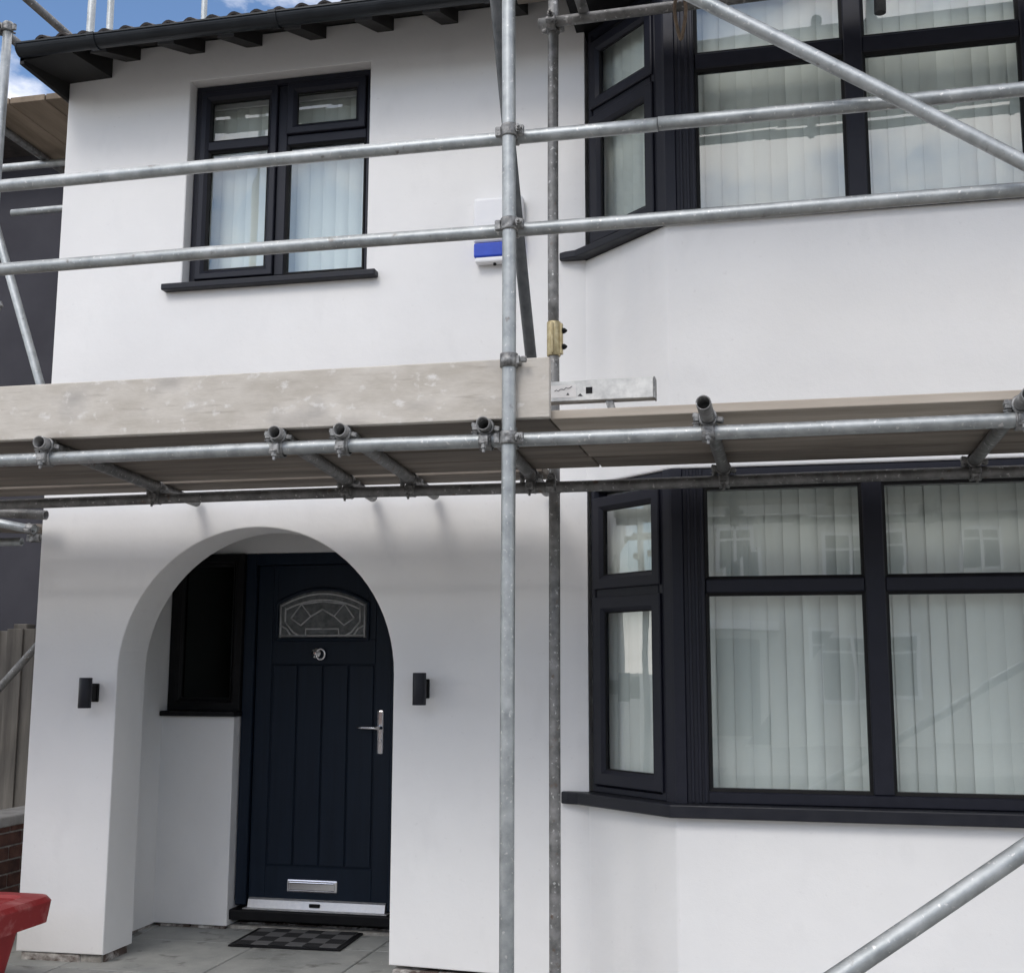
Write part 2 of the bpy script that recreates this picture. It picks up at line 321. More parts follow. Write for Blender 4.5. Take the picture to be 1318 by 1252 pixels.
# ------------------------------------------------------------------ the house
house = tag(empty('house'), 'white rendered two storey house with arched porch and anthracite bay windows', 'house')
ARC_X0, ARC_X1, SPR = -3.246, -1.796, 1.385
acx = (ARC_X0+ARC_X1)/2; aw = (ARC_X1-ARC_X0)/2; ah = .722
arch = [(acx-aw*math.cos(math.pi*k/40), SPR+ah*math.sin(math.pi*k/40)) for k in range(41)]
WX0, WX1, WZ0, WZ1 = -2.992, -1.978, 3.372, 4.520
outer = [(-3.72, .036), (ARC_X0, .040)] + arch + [(ARC_X1, .072), (-.862, .052), (-.862, 4.745), (-3.72, 4.745)]
front = MB().slab_with_holes(outer, [[(WX0, WZ0), (WX1, WZ0), (WX1, WZ1), (WX0, WZ1)]], 0, .27).build('wall', M['render'], house)
# soften the arrises of the rendered openings a little
bm_ = bmesh.new(); bm_.from_mesh(front.data); bm_.edges.ensure_lookup_table()
wts = [1.0 if (len(e.link_faces) == 2 and e.calc_face_angle(0) > R(50) and all(abs(v.co.y) < .001 for v in e.verts) and not all(v.co.x > -.87 for v in e.verts)) else 0.0 for e in bm_.edges]; bm_.free()
at_ = front.data.attributes.new('bevel_weight_edge', 'FLOAT', 'EDGE'); at_.data.foreach_set('value', wts)
bv = front.modifiers.new('arris', 'BEVEL'); bv.width = .006; bv.segments = 2; bv.limit_method = 'WEIGHT'
def hpart(name, m, *boxes, bev=0):
    b = MB()
    for q in boxes: b.box(*q, bev)
    return b.build(name, m, house)
hpart('wall', M['render'], (-3.718, -3.455, .272, 6.5, .012, 4.62))                 # left side wall
hpart('wall', M['render'], (-3.45, 3.3, 6.25, 6.5, .0, 4.62))                       # rear wall
hpart('wall', M['plaster'], (3.05, 3.3, .272, 6.24, .0, 4.62))                      # party wall
hpart('wall', M['render'], (2.364, 3.3, 0, .27, .05, 4.62))
hpart('partition_wall', M['plaster'], (-1.60, -1.45, .272, 6.24, .0, 2.25), (-1.60, -1.45, .272, 6.24, 2.46, 4.60))
hpart('floor_slab', M['plaster'], (-3.45, 3.04, .272, 6.24, 2.252, 2.455))
hpart('floor_slab', M['carpet'], (-1.44, 3.04, .272, 6.24, -.1, .25))
hpart('floor_slab', M['carpet'], (-3.45, -1.61, 1.13, 6.24, -.1, .09))
hpart('ceiling', M['plaster'], (-3.45, 3.04, .272, 6.24, 4.605, 4.64))
# porch: dwarf wall, wall over and beside the door
hpart('porch_wall', M['render'], (-3.50, -3.012, .86, 1.06, .016, 1.146), bev=.003)
hpart('porch_wall', M['render'], (-3.453, -1.61, .935, 1.12, 2.072, 2.25))
hpart('porch_wall', M['render'], (-2.048, -1.61, .935, 1.12, .02, 2.07))
hpart('porch_wall', M['render'], (-1.80, -1.605, .272, .93, .02, 2.25))
# brick footing under the render: single bricks
brick_me = MB().box(-.105, .105, -.05, .05, -.032, .032, .004).mesh('brick'); brick_me.materials.append(M['brick_splash'])
foot = hpart('footing', M['mortar'], (-3.70, -3.262, .02, .25, -.159, .034))
hpart('footing', M['mortar'], (-3.70, -3.47, .26, .89, -.159, .01)); hpart('footing', M['mortar'], (-1.78, -.87, .02, .25, -.159, .05)); hpart('footing', M['mortar'], (-3.45, -2.05, .90, 1.05, -.159, .014))
def bricks_x(x0, x1, y, z, face_out=.008):
    n = max(1, round((x1-x0)/.225)); p = (x1-x0)/n
    for k in range(n):
        o = link('brick', brick_me, foot); o.location = (x0+p*(k+.5), y+.05-face_out+random.uniform(-.004,.003), z); o.scale = ((p-.011)/.21, 1, 1)
def bricks_y(y0, y1, x, z, sgn):
    n = max(1, round((y1-y0)/.225)); p = (y1-y0)/n
    for k in range(n):
        o = link('brick', brick_me, foot); o.location = (x-sgn*(.05-.008), y0+p*(k+.5), z); o.rotation_euler = (0,0,math.pi/2); o.scale = ((p-.011)/.21, 1, 1)
for zz in (.002, -.073, -.148):
    bricks_x(-3.70, -3.37, .016, zz); bricks_x(-1.785, -.87, .016, zz+.018)
bricks_y(.03, .25, -3.262, .002, 1)
bricks_y(.30, .85, -3.463, -.018, 1)
bricks_x(-3.45, -3.02, .88, -.016)
bricks_x(-2.99, -2.05, .97, -.010)

# bay: lower apron, band between the storeys, top
BX0, BX1, BY = -.862, 2.366, -.39
CX0, CX1 = -.438, 1.942
foot_poly = [(BX0-.040, .0368), (CX0, BY), (CX1, BY), (BX1+.040, .0368), (BX1+.04, .26), (BX0-.04, .26)]
def bay_block(z0, z1, name='bay_wall', m='render'):
    b = MB(); b.prism(foot_poly, z0, z1, lambda p, q, t: (p, q, t))
    o = b.build(name, M[m], house)
    k = o.modifiers.new('arris', 'BEVEL'); k.width = .008; k.segments = 2; k.limit_method = 'ANGLE'; k.angle_limit = R(30)
    return o
bay_block(.05, .818); bay_block(2.268, 3.366)
def inset_poly(d):   # footprint pushed out (d>0) along the three faces
    sx = Vector((CX0-BX0, BY, 0)).normalized(); nrm = Vector((sx.y, -sx.x, 0))   # outward of the left splay
    t = d*math.tan(math.atan2(-sx.y, sx.x)/2)
    return [(BX0+nrm.x*d-sx.x*0, nrm.y*d), (CX0-t, BY-d), (CX1+t, BY-d), (BX1-nrm.x*d, nrm.y*d)]
sx = Vector((CX0-BX0, BY, 0)); SL = sx.length; sxn = sx.normalized(); NRM = Vector((sxn.y, -sxn.x, 0))

# --- windows
def sash(parent, T, a0, a1, z0, z1, d=0.0, w=.052):
    s = MB(T).ring(a0, a1, z0, z1, [(0, d+.03), (0, d+.004), (.004, d), (w-.016, d), (w, d+.014), (w, d+.03)]).build('sash', M['frame'], parent)
    MB(T).ring(a0+w-.006, a1-w+.006, z0+w-.006, z1-w+.006, [(0, d+.018), (.003, d+.0155), (.011, d+.0165), (.013, d+.024), (0, d+.024)]).build('glazing_bead', M['black'], parent)
    pane(parent, T, a0+w-.004, a1-w+.004, z0+w-.004, z1-w+.004, d+.026)
def pane(parent, T, a0, a1, z0, z1, d, gm='glass'):
    tilt = random.uniform(-.0008, .0008)
    b = MB(T); b.hexa([(a0, d+tilt, z0), (a1, d-tilt, z0), (a1, d+.006-tilt, z0), (a0, d+.006+tilt, z0), (a0, d-tilt, z1), (a1, d+tilt, z1), (a1, d+.006+tilt, z1), (a0, d+.006-tilt, z1)])
    return b.build('pane', M[gm], parent)
def fixed(parent, T, a0, a1, z0, z1, d, gm='glass'):
    MB(T).ring(a0, a1, z0, z1, [(-.006, d+.012), (0, d+.002), (.012, d+.010), (.014, d+.024), (-.006, d+.024)]).build('glazing_bead', M['black'], parent)
    pane(parent, T, a0+.004, a1-.004, z0+.004, z1-.004, d+.026, gm)

# small upper window
win = MB(frame_matrix((0, .07, 0), (1,0,0))); T = win.T.copy()
win.ring(WX0+.004, WX1-.004, 3.388, WZ1-.004, [(0, .08), (0, .003), (.003, 0), (.032, 0), (.044, .018), (.044, .08)])
win.box(-2.512, -2.458, .002, .075, 3.430, 4.475, .004)
win.box(-2.457, -2.019, .002, .07, 4.140, 4.192, .004)
wino = win.build('window', M['frame'], house); wino['label'] = 'small two-light casement window under the eaves'
# left casement: one tall sash with a glazing bar
s = MB(T).ring(-2.950, -2.513, 3.430, 4.476, [(0, .03), (0, -.016), (.004, -.020), (.030, -.020), (.046, -.006), (.046, .03)]); s.box(-2.905, -2.558, -.014, .02, 4.142, 4.192, .004); s.build('sash', M['frame'], wino)
fixed(wino, T, -2.904, -2.559, 4.192, 4.430, -.006); fixed(wino, T, -2.904, -2.559, 3.476, 4.142, -.006)
sash(wino, T, -2.457, -2.022, 4.193, 4.476, -.018, .050)
fixed(wino, T, -2.457, -2.021, 3.432, 4.140, .0)
MB().box(-3.082, -1.915, -.052, .08, 3.352, 3.386, .006, 2).build('sill', M['sill'], wino)
# bay windows, lower and upper storey
def bay_window(z0, zt0, zt1, z1, ztop, label, brh, side_top, side_zt, tall_top):
    """z0 bottom of frame, zt0-zt1 transom, z1 top of upper glass, ztop frame top"""
    T = frame_matrix((0, BY+.012, 0), (1,0,0)); b = MB(T)
    lights = [(-.300, .350), (.430, 1.080), (1.160, 1.806)]
    b.box(CX0+.13, CX1-.13, 0, .075, z0, z0+brh, .005); b.box(CX0+.13, CX1-.13, 0, .075, z1, ztop, .005)
    for a in ((.350, .430), (1.080, 1.160)):
        b.box(a[0], a[1], -.002, .075, z0+brh, z1, .005)
    for a in lights: b.box(a[0], a[1], .002, .07, zt0, zt1, .005)
    root = b.build('bay_window', M['frame'], house); root['label'] = label
    for a in lights:
        fixed(root, T, a[0], a[1], z0+brh+.001, zt0, .006); fixed(root, T, a[0], a[1], zt1, z1-.001, .006)
    # corner posts (pole with cover trims) on both corners
    for sgn, cx in ((1, CX0), (-1, CX1)):
        p = MB()
        loc = lambda a, d: (cx+sgn*a, d)
        dv = Vector((-sgn*.736, .677)) 
        def off(front, side, inn):     # point measured along the front face and along the splay from the corner
            return None
        a = Vector((cx, BY)); f = Vector((sgn, 0)); sp = Vector((-sgn*abs(sxn.x), abs(sxn.y))); nin = Vector((0, 1)); nsp = Vector((sgn*abs(sxn.y), abs(sxn.x)))
        poly = [a+f*.136+nin*.012, a+f*.05+nin*.012, a+f*.045+nin*.0, a+f*.002+nin*.0, a+sp*.012+nsp*.0, a+sp*.050+nsp*.0, a+sp*.055+nsp*.014, a+sp*.072+nsp*.014, a+sp*.072+nsp*.085, a+f*.06+nin*.12, a+f*.136+nin*.085]
        if sgn < 0: poly = poly[::-1]
        p.prism([(q.x, q.y) for q in poly], z0, ztop-.002, lambda x, y, t: (x, y, t)); p.build('corner_post', M['frame'], root)
        q = MB()
        for k in (.064, .094, .118):
            x0 = cx+sgn*k; q.box(min(x0, x0+sgn*.014), max(x0, x0+sgn*.014), BY+.004, BY+.0125, z0+.002, ztop-.004, .003)
        q.build('cover_trim', M['frame'], root)
    # splayed side lights
    for sgn in (1, -1):
        if sgn > 0: T2 = frame_matrix(Vector((BX0, 0, 0))-NRM*.014, sxn); L0, L1 = .012, SL-.074
        else: T2 = frame_matrix(Vector((BX1, 0, 0))+Vector((NRM.x, -NRM.y, 0))*.014, Vector((sxn.x, -sxn.y, 0))); T2 = frame_matrix(Vector((CX1, BY, 0))-Vector((-NRM.x, NRM.y, 0))*.014, Vector((sxn.x, -sxn.y, 0))); L0, L1 = .074, SL-.012
        f = MB(T2).ring(L0, L1, z0, ztop-.003, [(0, .07), (0, .003), (.003, 0), (.024, 0), (.034, .02), (.034, .07)])
        f.box(L0+.034, L1-.034, .002, .06, side_zt-.022, side_zt+.022, .004)
        f.build('side_frame', M['frame'], root)
        sash(root, T2, L0+.026, L1-.010, z0+.034, side_zt-.018, -.014, .066)
        sash(root, T2, L0+.026, L1-.010, side_zt+.020, side_top, -.014, .060)
    return root
def bay_sill(z0, z1, root, proj=.055):
    b = MB()
    outp = inset_poly(proj); inn = inset_poly(-.06)
    L = Vector((BX0, 0)); ext = [(-.985, .0), (-.985, -.020), (outp[0][0]-.045, -.045)]
    poly = [(-.985, -.004), (-.985, -.030), (-.955, -.046), (-.905, -.058), outp[1], outp[2], (BX1+.045, -.058), (BX1+.12, -.004)]
    poly += [inn[3], inn[2], inn[1], inn[0]]
    b.prism(poly, z0, z1, lambda p, q, t: (p, q, t)); o = b.build('sill', M['sill'], root)
    k = o.modifiers.new('edge', 'BEVEL'); k.width = .006; k.segments = 2; k.limit_method = 'ANGLE'; k.angle_limit = R(40)
low = bay_window(.870, 1.735, 1.792, 2.190, 2.268, 'ground floor bay window with closed white vertical blinds', .048, 2.200, 1.757, 0)
bay_sill(.816, .869, low)
upw = bay_window(3.404, 4.095, 4.168, 4.500, 4.545, 'upper bay window reflecting sky and scaffold tubes', .024, 4.470, 4.100, 0)
bay_sill(3.366, 3.403, upw)
# bay head and its dark soffit under the eaves
hpart('soffit', M['black'], (-.90, 2.42, -.47, .262, 4.548, 4.604))

# --- eaves
EY, EZ, PITCH = -.375, 4.585, math.tan(R(24))
rf = MB()
zr = lambda y: EZ+(y-EY)*PITCH
ridge_y = 3.3; zt = zr(ridge_y)
pl = [(-3.75, EY, EZ), (3.4, EY, EZ), (3.4, ridge_y, zt), (-.15, ridge_y, zt), (-3.75, 6.97, EZ), (3.4, 6.97, EZ)]
vv = [rf.V(p) for p in pl]; v2 = [rf.V((p[0], p[1], p[2]+.035)) for p in pl]
for A in ((0,1,2,3), (3,2,5,4), (0,3,4)):
    rf.bm.faces.new([vv[i] for i in A][::-1]); rf.bm.faces.new([v2[i] for i in A])
for a, b_ in ((0,1),(1,2),(2,5),(5,4),(4,0)): rf.bm.faces.new((vv[a], vv[b_], v2[b_], v2[a]))
roof = rf.build('roof', M['felt'], house)
# tiles: two courses of double-roll tiles along the eaves
tb = MB(); nseg = 16; TW = .236; prof = []
for k in range(nseg+1):
    u = k/nseg; x = u*TW; ph = (u*2) % 1.0
    prof.append((x, .017*max(0, math.sin(math.pi*min(1, ph/.62))) if ph < .62 else 0.0))
A0 = [tb.V((x, 0, h+.012)) for x, h in prof]; A1 = [tb.V((x, 0, h)) for x, h in prof]; B0 = [tb.V((x, .40, h+.012)) for x, h in prof]; B1 = [tb.V((x, .40, h)) for x, h in prof]
for k in range(nseg):
    for q in ((A0[k], A0[k+1], B0[k+1], B0[k]), (A1[k], B1[k], B1[k+1], A1[k+1]), (A0[k], A1[k], A1[k+1], A0[k+1]), (B0[k], B0[k+1], B1[k+1], B1[k])): tb.bm.faces.new(q)
tile_me = tb.mesh('tile'); tile_me.materials.append(M['tile'])
for c in range(2):
    x = -3.66+c*.45
    while x < 3.2:
        o = link('tile', tile_me, roof); y = EY-.030+c*.33
        o.location = (x, y, zr(y)+.034+random.uniform(-.003, .004)+c*.004); o.rotation_euler = (math.atan(PITCH)-.03, random.uniform(-.012,.012), random.uniform(-.012,.012)); x += TW+.002
# rafter feet
for x in (-3.34, -2.96, -2.63, -2.27, -1.90, -1.555, -1.19, -.6, -.2, .3, .7, 1.1, 1.5, 1.9, 2.3, 2.7):
    b = MB(); hw = .044
    y0, y1 = -.335, .02; d = .078 if x < -1 else .03
    b.hexa([(x-hw, y0, zr(y0)-d*.72), (x+hw, y0, zr(y0)-d*.72), (x+hw, y1, zr(y1)-d), (x-hw, y1, zr(y1)-d), (x-hw, y0, zr(y0)-.001), (x+hw, y0, zr(y0)-.001), (x+hw, y1, zr(y1)-.001), (x-hw, y1, zr(y1)-.001)])
    if x < -1: b.build('rafter', M['timber_dark'], roof)
    else: b.bm.free()
# boxed end and side eaves, gutter with brackets
b = MB(); b.hexa([(-3.745, -.40, 4.510), (-3.46, -.40, 4.535), (-3.46, -.003, 4.590), (-3.745, -.003, 4.582), (-3.745, -.40, 4.57), (-3.46, -.40, 4.57), (-3.46, -.003, 4.70), (-3.745, -.003, 4.70)]); b.build('boxed_end', M['timber_dark'], roof)
MB().box(-3.746, -3.722, -.40, 6.6, 4.494, 4.599).build('side_eaves', M['timber_dark'], roof)
GR, GZ, GY = .046, 4.566, -.428
arc = lambda r, q=1.0, n_=14: [(r*math.cos(math.pi+math.pi*k/n_), q*r*math.sin(math.pi+math.pi*k/n_)) for k in range(n_+1)]
gp = [(-GR-.006, .006), (-GR-.006, -.002)]+arc(GR, 1.08)+[(GR, .006), (GR-.006, .006)]+arc(GR-.006, 1.06)[::-1]+[(-GR+.006, .006)]
MB().prism(gp, -3.722, 3.3, lambda p, q, t: (t, GY+p, GZ+q)).build('gutter', M['gutter'], roof)
MB().prism(arc(GR+.002, 1.1), -3.730, -3.7205, lambda p, q, t: (t, GY+p, GZ+.002+q)).build('gutter_end', M['gutter'], roof)
for x in (-3.30, -2.32, -1.25, -.2, .8):
    MB().prism(arc(GR+.005, 1.1)+[(GR+.006, .010), (-GR-.009, .010), (-GR-.009, -.004)], x-.02, x+.02, lambda p, q, t: (t, GY+p, GZ+q)).build('gutter_joint', M['gutter'], roof)

# --- porch side window and front door
T = frame_matrix((0, .905, 0), (1,0,0))
sw = MB(T).ring(-3.452, -3.006, 1.176, 2.070, [(0, .08), (0, .003), (.003, 0), (.045, 0), (.06, .02), (.06, .08)]).build('window', M['black'], house); sw['label'] = 'dark porch window beside the front door'
fixed(sw, T, -3.392, -3.066, 1.236, 2.010, .01, 'dark_glass')
MB().box(-3.4525, -2.995, .818, .93, 1.1465, 1.175, .005, 2).build('sill', M['black'], sw)
DX0, DX1 = -3.004, -2.050
fr = MB()
fr.box(DX0, DX0+.066, .930, 1.03, .118, 2.070, .005); fr.box(DX1-.066, DX1, .930, 1.03, .118, 2.070, .005); fr.box(DX0+.066, DX1-.066, .930, 1.03, 2.004, 2.070, .005)
door = fr.build('front_door', M['door'], house); door['label'] = 'dark navy plank front door with leaded fan glass'
MB().box(DX0-.03, DX1, .885, 1.05, .046, .100, .006, 2).build('door_sill', M['black'], door)
lx0, lx1, lz0, lz1 = -2.934, -2.120, .142, 2.001
lf = MB(); YF = .958
lf.box(lx0, lx1, YF+.008, YF+.05, lz0, lz1, .003)
# stiles and rails stand proud of the plank field
gx0, gx1, gz0, gz1 = -2.812, -2.262, 1.578, 1.800
lf.box(lx0, -2.838, YF, YF+.0085, lz0, lz1, .003); lf.box(-2.216, lx1, YF, YF+.0085, lz0, lz1, .003)
lf.box(-2.838, -2.216, YF, YF+.0085, lz0, .330, .003)
lf.box(-2.838, -2.216, YF, YF+.0085, 1.440, gz0, .003)
lf.box(-2.838, gx0, YF, YF+.0085, gz0, lz1, .002); lf.box(gx1, -2.216, YF, YF+.0085, gz0, lz1, .002)
lf.build('leaf', M['door'], door)
for k in range(4):
    a = -2.832+k*.1525
    MB().box(a+.003, a+.1495, YF+.001, YF+.0075, .336, 1.434, .0045, 1).build('plank', M['door'], door)
# fan light: arched panel, moulding and leading
def fan(x):  # top edge of the arched glass
    u = (x-(gx0+gx1)/2)/((gx1-gx0)/2); return 1.782+.082*(1-u*u)
n = 20; top = [(gx0+(gx1-gx0)*k/n, fan(gx0+(gx1-gx0)*k/n)) for k in range(n+1)]
MB().prism([(gx0, gz0)]+[(gx1, gz0)]+top[::-1], YF-.001, YF+.0075, lambda p, q, t: (p, t, q)).build('fan_glass', M['obscure'], door)
# door face above the arch
MB().prism([(gx0, lz1-.002)]+top+[(gx1, lz1-.002)], YF+.0002, YF+.008, lambda p, q, t: (p, t, q)).build('top_rail', M['door'], door)
rim = [(gx0, YF-.004, gz0), (gx1, YF-.004, gz0)]+[(x, YF-.004, z) for x, z in top[::-1]]
def dens(pts, st=.03):
    o = []
    for a, b_ in zip(pts, pts[1:]+pts[:1]):
        a, b_ = Vector(a), Vector(b_); m = max(1, int((b_-a).length/st)); o += [a.lerp(b_, k/m) for k in range(m)]
    return o
MB().sweep(dens(rim), .011, 8, True).build('fan_moulding', M['door'], door)
ld = MB(); yl = YF-.004; gcx = (gx0+gx1)/2
def came(*pts): ld.sweep([(x, yl, z) for x, z in pts], .0055, 6)
came((gx0+.02, gz0+.022), (gx1-.02, gz0+.022))
came((gx0+.022, gz0+.01), (gx0+.022, fan(gx0+.022)-.02)); came((gx1-.022, gz0+.01), (gx1-.022, fan(gx1-.022)-.02))
came(*[(x, z-.028) for x, z in top[1:-1]])
came(*[(x, z-.062) for x, z in top[2:-2]])
for sg in (-1, 1):
    X = lambda d: gcx+sg*d
    came((X(.225), fan(X(.225))-.05), (X(.225), gz0+.10)); came((X(.225), gz0+.10), (X(.175), gz0+.04), (X(.14), gz0+.022))
    came((X(.255), gz0+.08), (X(.215), gz0+.06), (X(.19), gz0+.022))
    came((X(.19), gz0+.12), (X(.13), gz0+.20), (X(.07), gz0+.13), (X(.13), gz0+.08), (X(.19), gz0+.12))
    came((X(.10), gz0+.022), (X(.10), gz0+.06), (X(.0), gz0+.06)); came((X(.07), gz0+.13), (X(0), gz0+.17))
    came((X(.13), gz0+.20), (X(.0), gz0+.215))
ld.build('leading', M['lead'], door)
# knocker: boss, ring, viewer
kb = MB(); kx, kz = -2.567, 1.500
kb.lathe((kx, YF+.002, kz), (0,-1,0), [(0, .030), (.010, .030), (.018, .026), (.018, .016), (.030, .012), (.034, .006)], 20)
kb.sweep([(kx+.030+.026*math.cos(t*math.pi/10), YF-.018, kz-.006+.030*math.sin(t*math.pi/10)) for t in range(20)], .006, 8, True)
kb.build('knocker', M['chrome'], door)
# lever handle on a long plate
hb = MB(); hx = -2.178
hb.box(hx-.017, hx+.017, YF-.010, YF+.002, .948, 1.186, .008, 2)
hb.lathe((hx, YF-.008, 1.090), (0,-1,0), [(0, .015), (.008, .014), (.030, .010), (.046, .010)], 16)
hb.sweep([(hx+.006, YF-.048, 1.090), (hx-.03, YF-.05, 1.090), (hx-.085, YF-.05, 1.092), (hx-.122, YF-.044, 1.090)], .0085, 10)
hb.lathe((hx, YF-.009, 1.020), (0,-1,0), [(0, .011), (.006, .011), (.008, .008)], 14)
hb.build('handle', M['chrome'], door)
lb = MB(); lb.box(-2.703, -2.410, YF-.008, YF+.002, .196, .262, .006, 2); lb.box(-2.690, -2.423, YF-.013, YF-.007, .206, .252, .005, 2); lb.box(-2.690, -2.423, YF-.024, YF-.008, .243, .253, .004, 2)
lb.build('letterbox', M['chrome'], door)
th = MB(); th.hexa([(-2.925, .928, .108), (-2.128, .928, .108), (-2.128, .965, .108), (-2.925, .965, .108), (-2.925, .940, .150), (-2.128, .940, .150), (-2.128, .957, .158), (-2.925, .957, .158)])
th.box(-2.945, -2.108, .905, .965, .101, .1075, .002); th.build('threshold', M['alu'], door)
MB().box(-2.56, -2.50, .922, .937, .122, .140, .002).build('drain_cap', M['black'], door)

# ------------------------------------------------------------------ blinds
def slat_mesh(h):
    b = MB(); W_ = .089; n = 5; F = []; Bk = []
    for k in range(n+1):
        u = k/n-.5; y = .010*(1-4*u*u)
        F.append((b.V((u*W_, -y, 0)), b.V((u*W_, -y, h)))); Bk.append((b.V((u*W_, -y+.0012, 0)), b.V((u*W_, -y+.0012, h))))
    for k in range(n):
        for q in ((F[k][0], F[k+1][0], F[k+1][1], F[k][1]), (Bk[k+1][0], Bk[k][0], Bk[k][1], Bk[k+1][1])):
            f = b.bm.faces.new(q); f.smooth = True
    me = b.mesh('slat'); me.materials.append(M['blind']); return me
def blind(T, a0, a1, z0, z1, d, label, pitch=.0735, ang=10, me=None):
    root = tag(empty('vertical_blind', T @ Vector(((a0+a1)/2, d, z0))), label, 'blind')
    Tr = Matrix.Translation(-root.location) @ T
    b = MB(Tr); b.box(a0, a1, d-.02, d+.02, z1+.004, z1+.036, .003); b.build('headrail', M['white_plastic'], root)
    me = me or slat_mesh(z1-z0)
    a = a0+pitch/2
    while a < a1:
        o = link('slat', me, root)
        o.matrix_local = Tr @ Matrix.Translation((a, d, z0)) @ Matrix.Rotation(R(ang+random.uniform(-5, 4)), 4, 'Z') @ Matrix.Rotation(random.uniform(-.002,.002), 4, 'Y'); a += pitch
    return me
TF = frame_matrix((0, BY, 0), (1,0,0)); TS = frame_matrix((BX0, 0, 0), sxn); TW_ = frame_matrix((0, .07, 0), (1,0,0))
m1 = blind(TF, -.335, 1.84, .905, 2.19, .19, 'wide white vertical blind behind the front lights of the ground floor bay')
blind(TS, .03, SL-.06, .905, 2.19, .105, 'narrow white vertical blind behind the splayed side light of the ground floor bay', me=m1, ang=12)
m2 = blind(TF, -.335, 1.84, 3.42, 4.49, .19, 'wide white vertical blind behind the front lights of the upper bay')
blind(TS, .03, SL-.06, 3.42, 4.49, .105, 'narrow white vertical blind behind the splayed side light of the upper bay', me=m2, ang=12)
blind(TW_, -2.96, -2.0, 3.41, 4.44, .15, 'white vertical blind in the small casement window under the eaves', ang=15)

# ------------------------------------------------------------------ things on the wall and in the porch
def wall_light(x, zc, label):
    r = tag(empty('wall_light', (x, 0, zc)), label, 'wall light', 'dark tube lights beside the arch')
    b = MB(); b.box(-.024, .024, -.014, .0, -.045, .045, .003); b.box(-.017, .017, -.062, -.0135, -.036, .036, .003); b.build('bracket', M['black'], r)
    c = MB(); c.lathe((0, -.090, -.074), (0,0,1), [(0, .027), (0, .0305), (.002, .0315), (.146, .0315), (.148, .0305), (.148, .027)], 28, cap=False)
    c.lathe((0, -.090, -.074), (0,0,1), [(.148, .027), (.120, .0265), (.118, .001)], 28, cap=False); c.lathe((0, -.090, -.074), (0,0,1), [(0, .027), (.03, .0265), (.032, .001)], 28, cap=False)
    c.build('tube_housing', M['sill'], r)
wall_light(-3.362, 1.292, 'dark tube wall light on the narrow pier between the arch and the house corner')
wall_light(-1.640, 1.322, 'dark tube wall light on the wall between the arch and the scaffold poles')
al = tag(empty('alarm_box', (-1.285, 0, 3.54)), 'white burglar alarm box with a blue strobe on the white wall', 'alarm box')
MB().box(-.125, .125, -.062, -.001, -.066, .165, .018, 3).build('cover', M['white_plastic'], al)
MB().box(-.121, .121, -.058, -.004, -.139, -.0665, .008, 2).build('strobe_lens', M['blue'], al)
MB().box(-.115, .115, -.056, -.003, -.166, -.1395, .008, 2).build('base', M['white_plastic'], al)
MB().lathe((-.02, -.030, -.166), (0,0,-1), [(0, .008), (.01, .008), (.012, .004)], 12).build('tamper_screw', M['black'], al)
dm = tag(empty('door_mat', (-2.528, .700, .002)), 'black and grey checked door mat in front of the dark door', 'door mat')
dm.rotation_euler = (0, 0, R(2.5))
MB().box(-.275, .275, -.185, .185, .0, .012, .002).build('checked_pile', M['check'], dm)
bo = MB().ring(-.30, .30, -.21, .21, [(0, 0), (0, .008), (.026, .0095), (.026, 0)]).build('border', M['black'], dm)
bo.matrix_local = Matrix(((1,0,0,0),(0,0,1,0),(0,1,0,0),(0,0,0,1)))

# ------------------------------------------------------------------ scaffold
TR = .02415
def tube_mb(p, q, r=TR, n=20):
    p, q = Vector(p), Vector(q); L = (q-p).length; b = MB(); ri = r-.004; e = min(.18, L*.3)
    ns = max(1, int(L/.22)); body = [(L*k/ns, r) for k in range(ns+1)]
    b.lathe(p, q-p, [(e, .0005), (e, ri), (0, ri)]+body+[(L, ri), (L-e, ri), (L-e, .0005)], n, cap=False)
    if L > 1.6:      # old tube is never dead straight
        ax = (q-p).normalized(); u = ax.orthogonal().normalized(); v = ax.cross(u); f1, f2 = random.uniform(0, 6), random.uniform(0, 6); am = .0022
        for w_ in b.bm.verts:
            t_ = (w_.co-p).dot(ax); w_.co += u*am*math.sin(t_*1.9+f1)+v*am*math.sin(t_*2.6+f2)
    return b
def tube(name, p, q, m, parent, r=TR):
    b = tube_mb(p, q, r); return keep(b.build(name, M[m], None), parent)
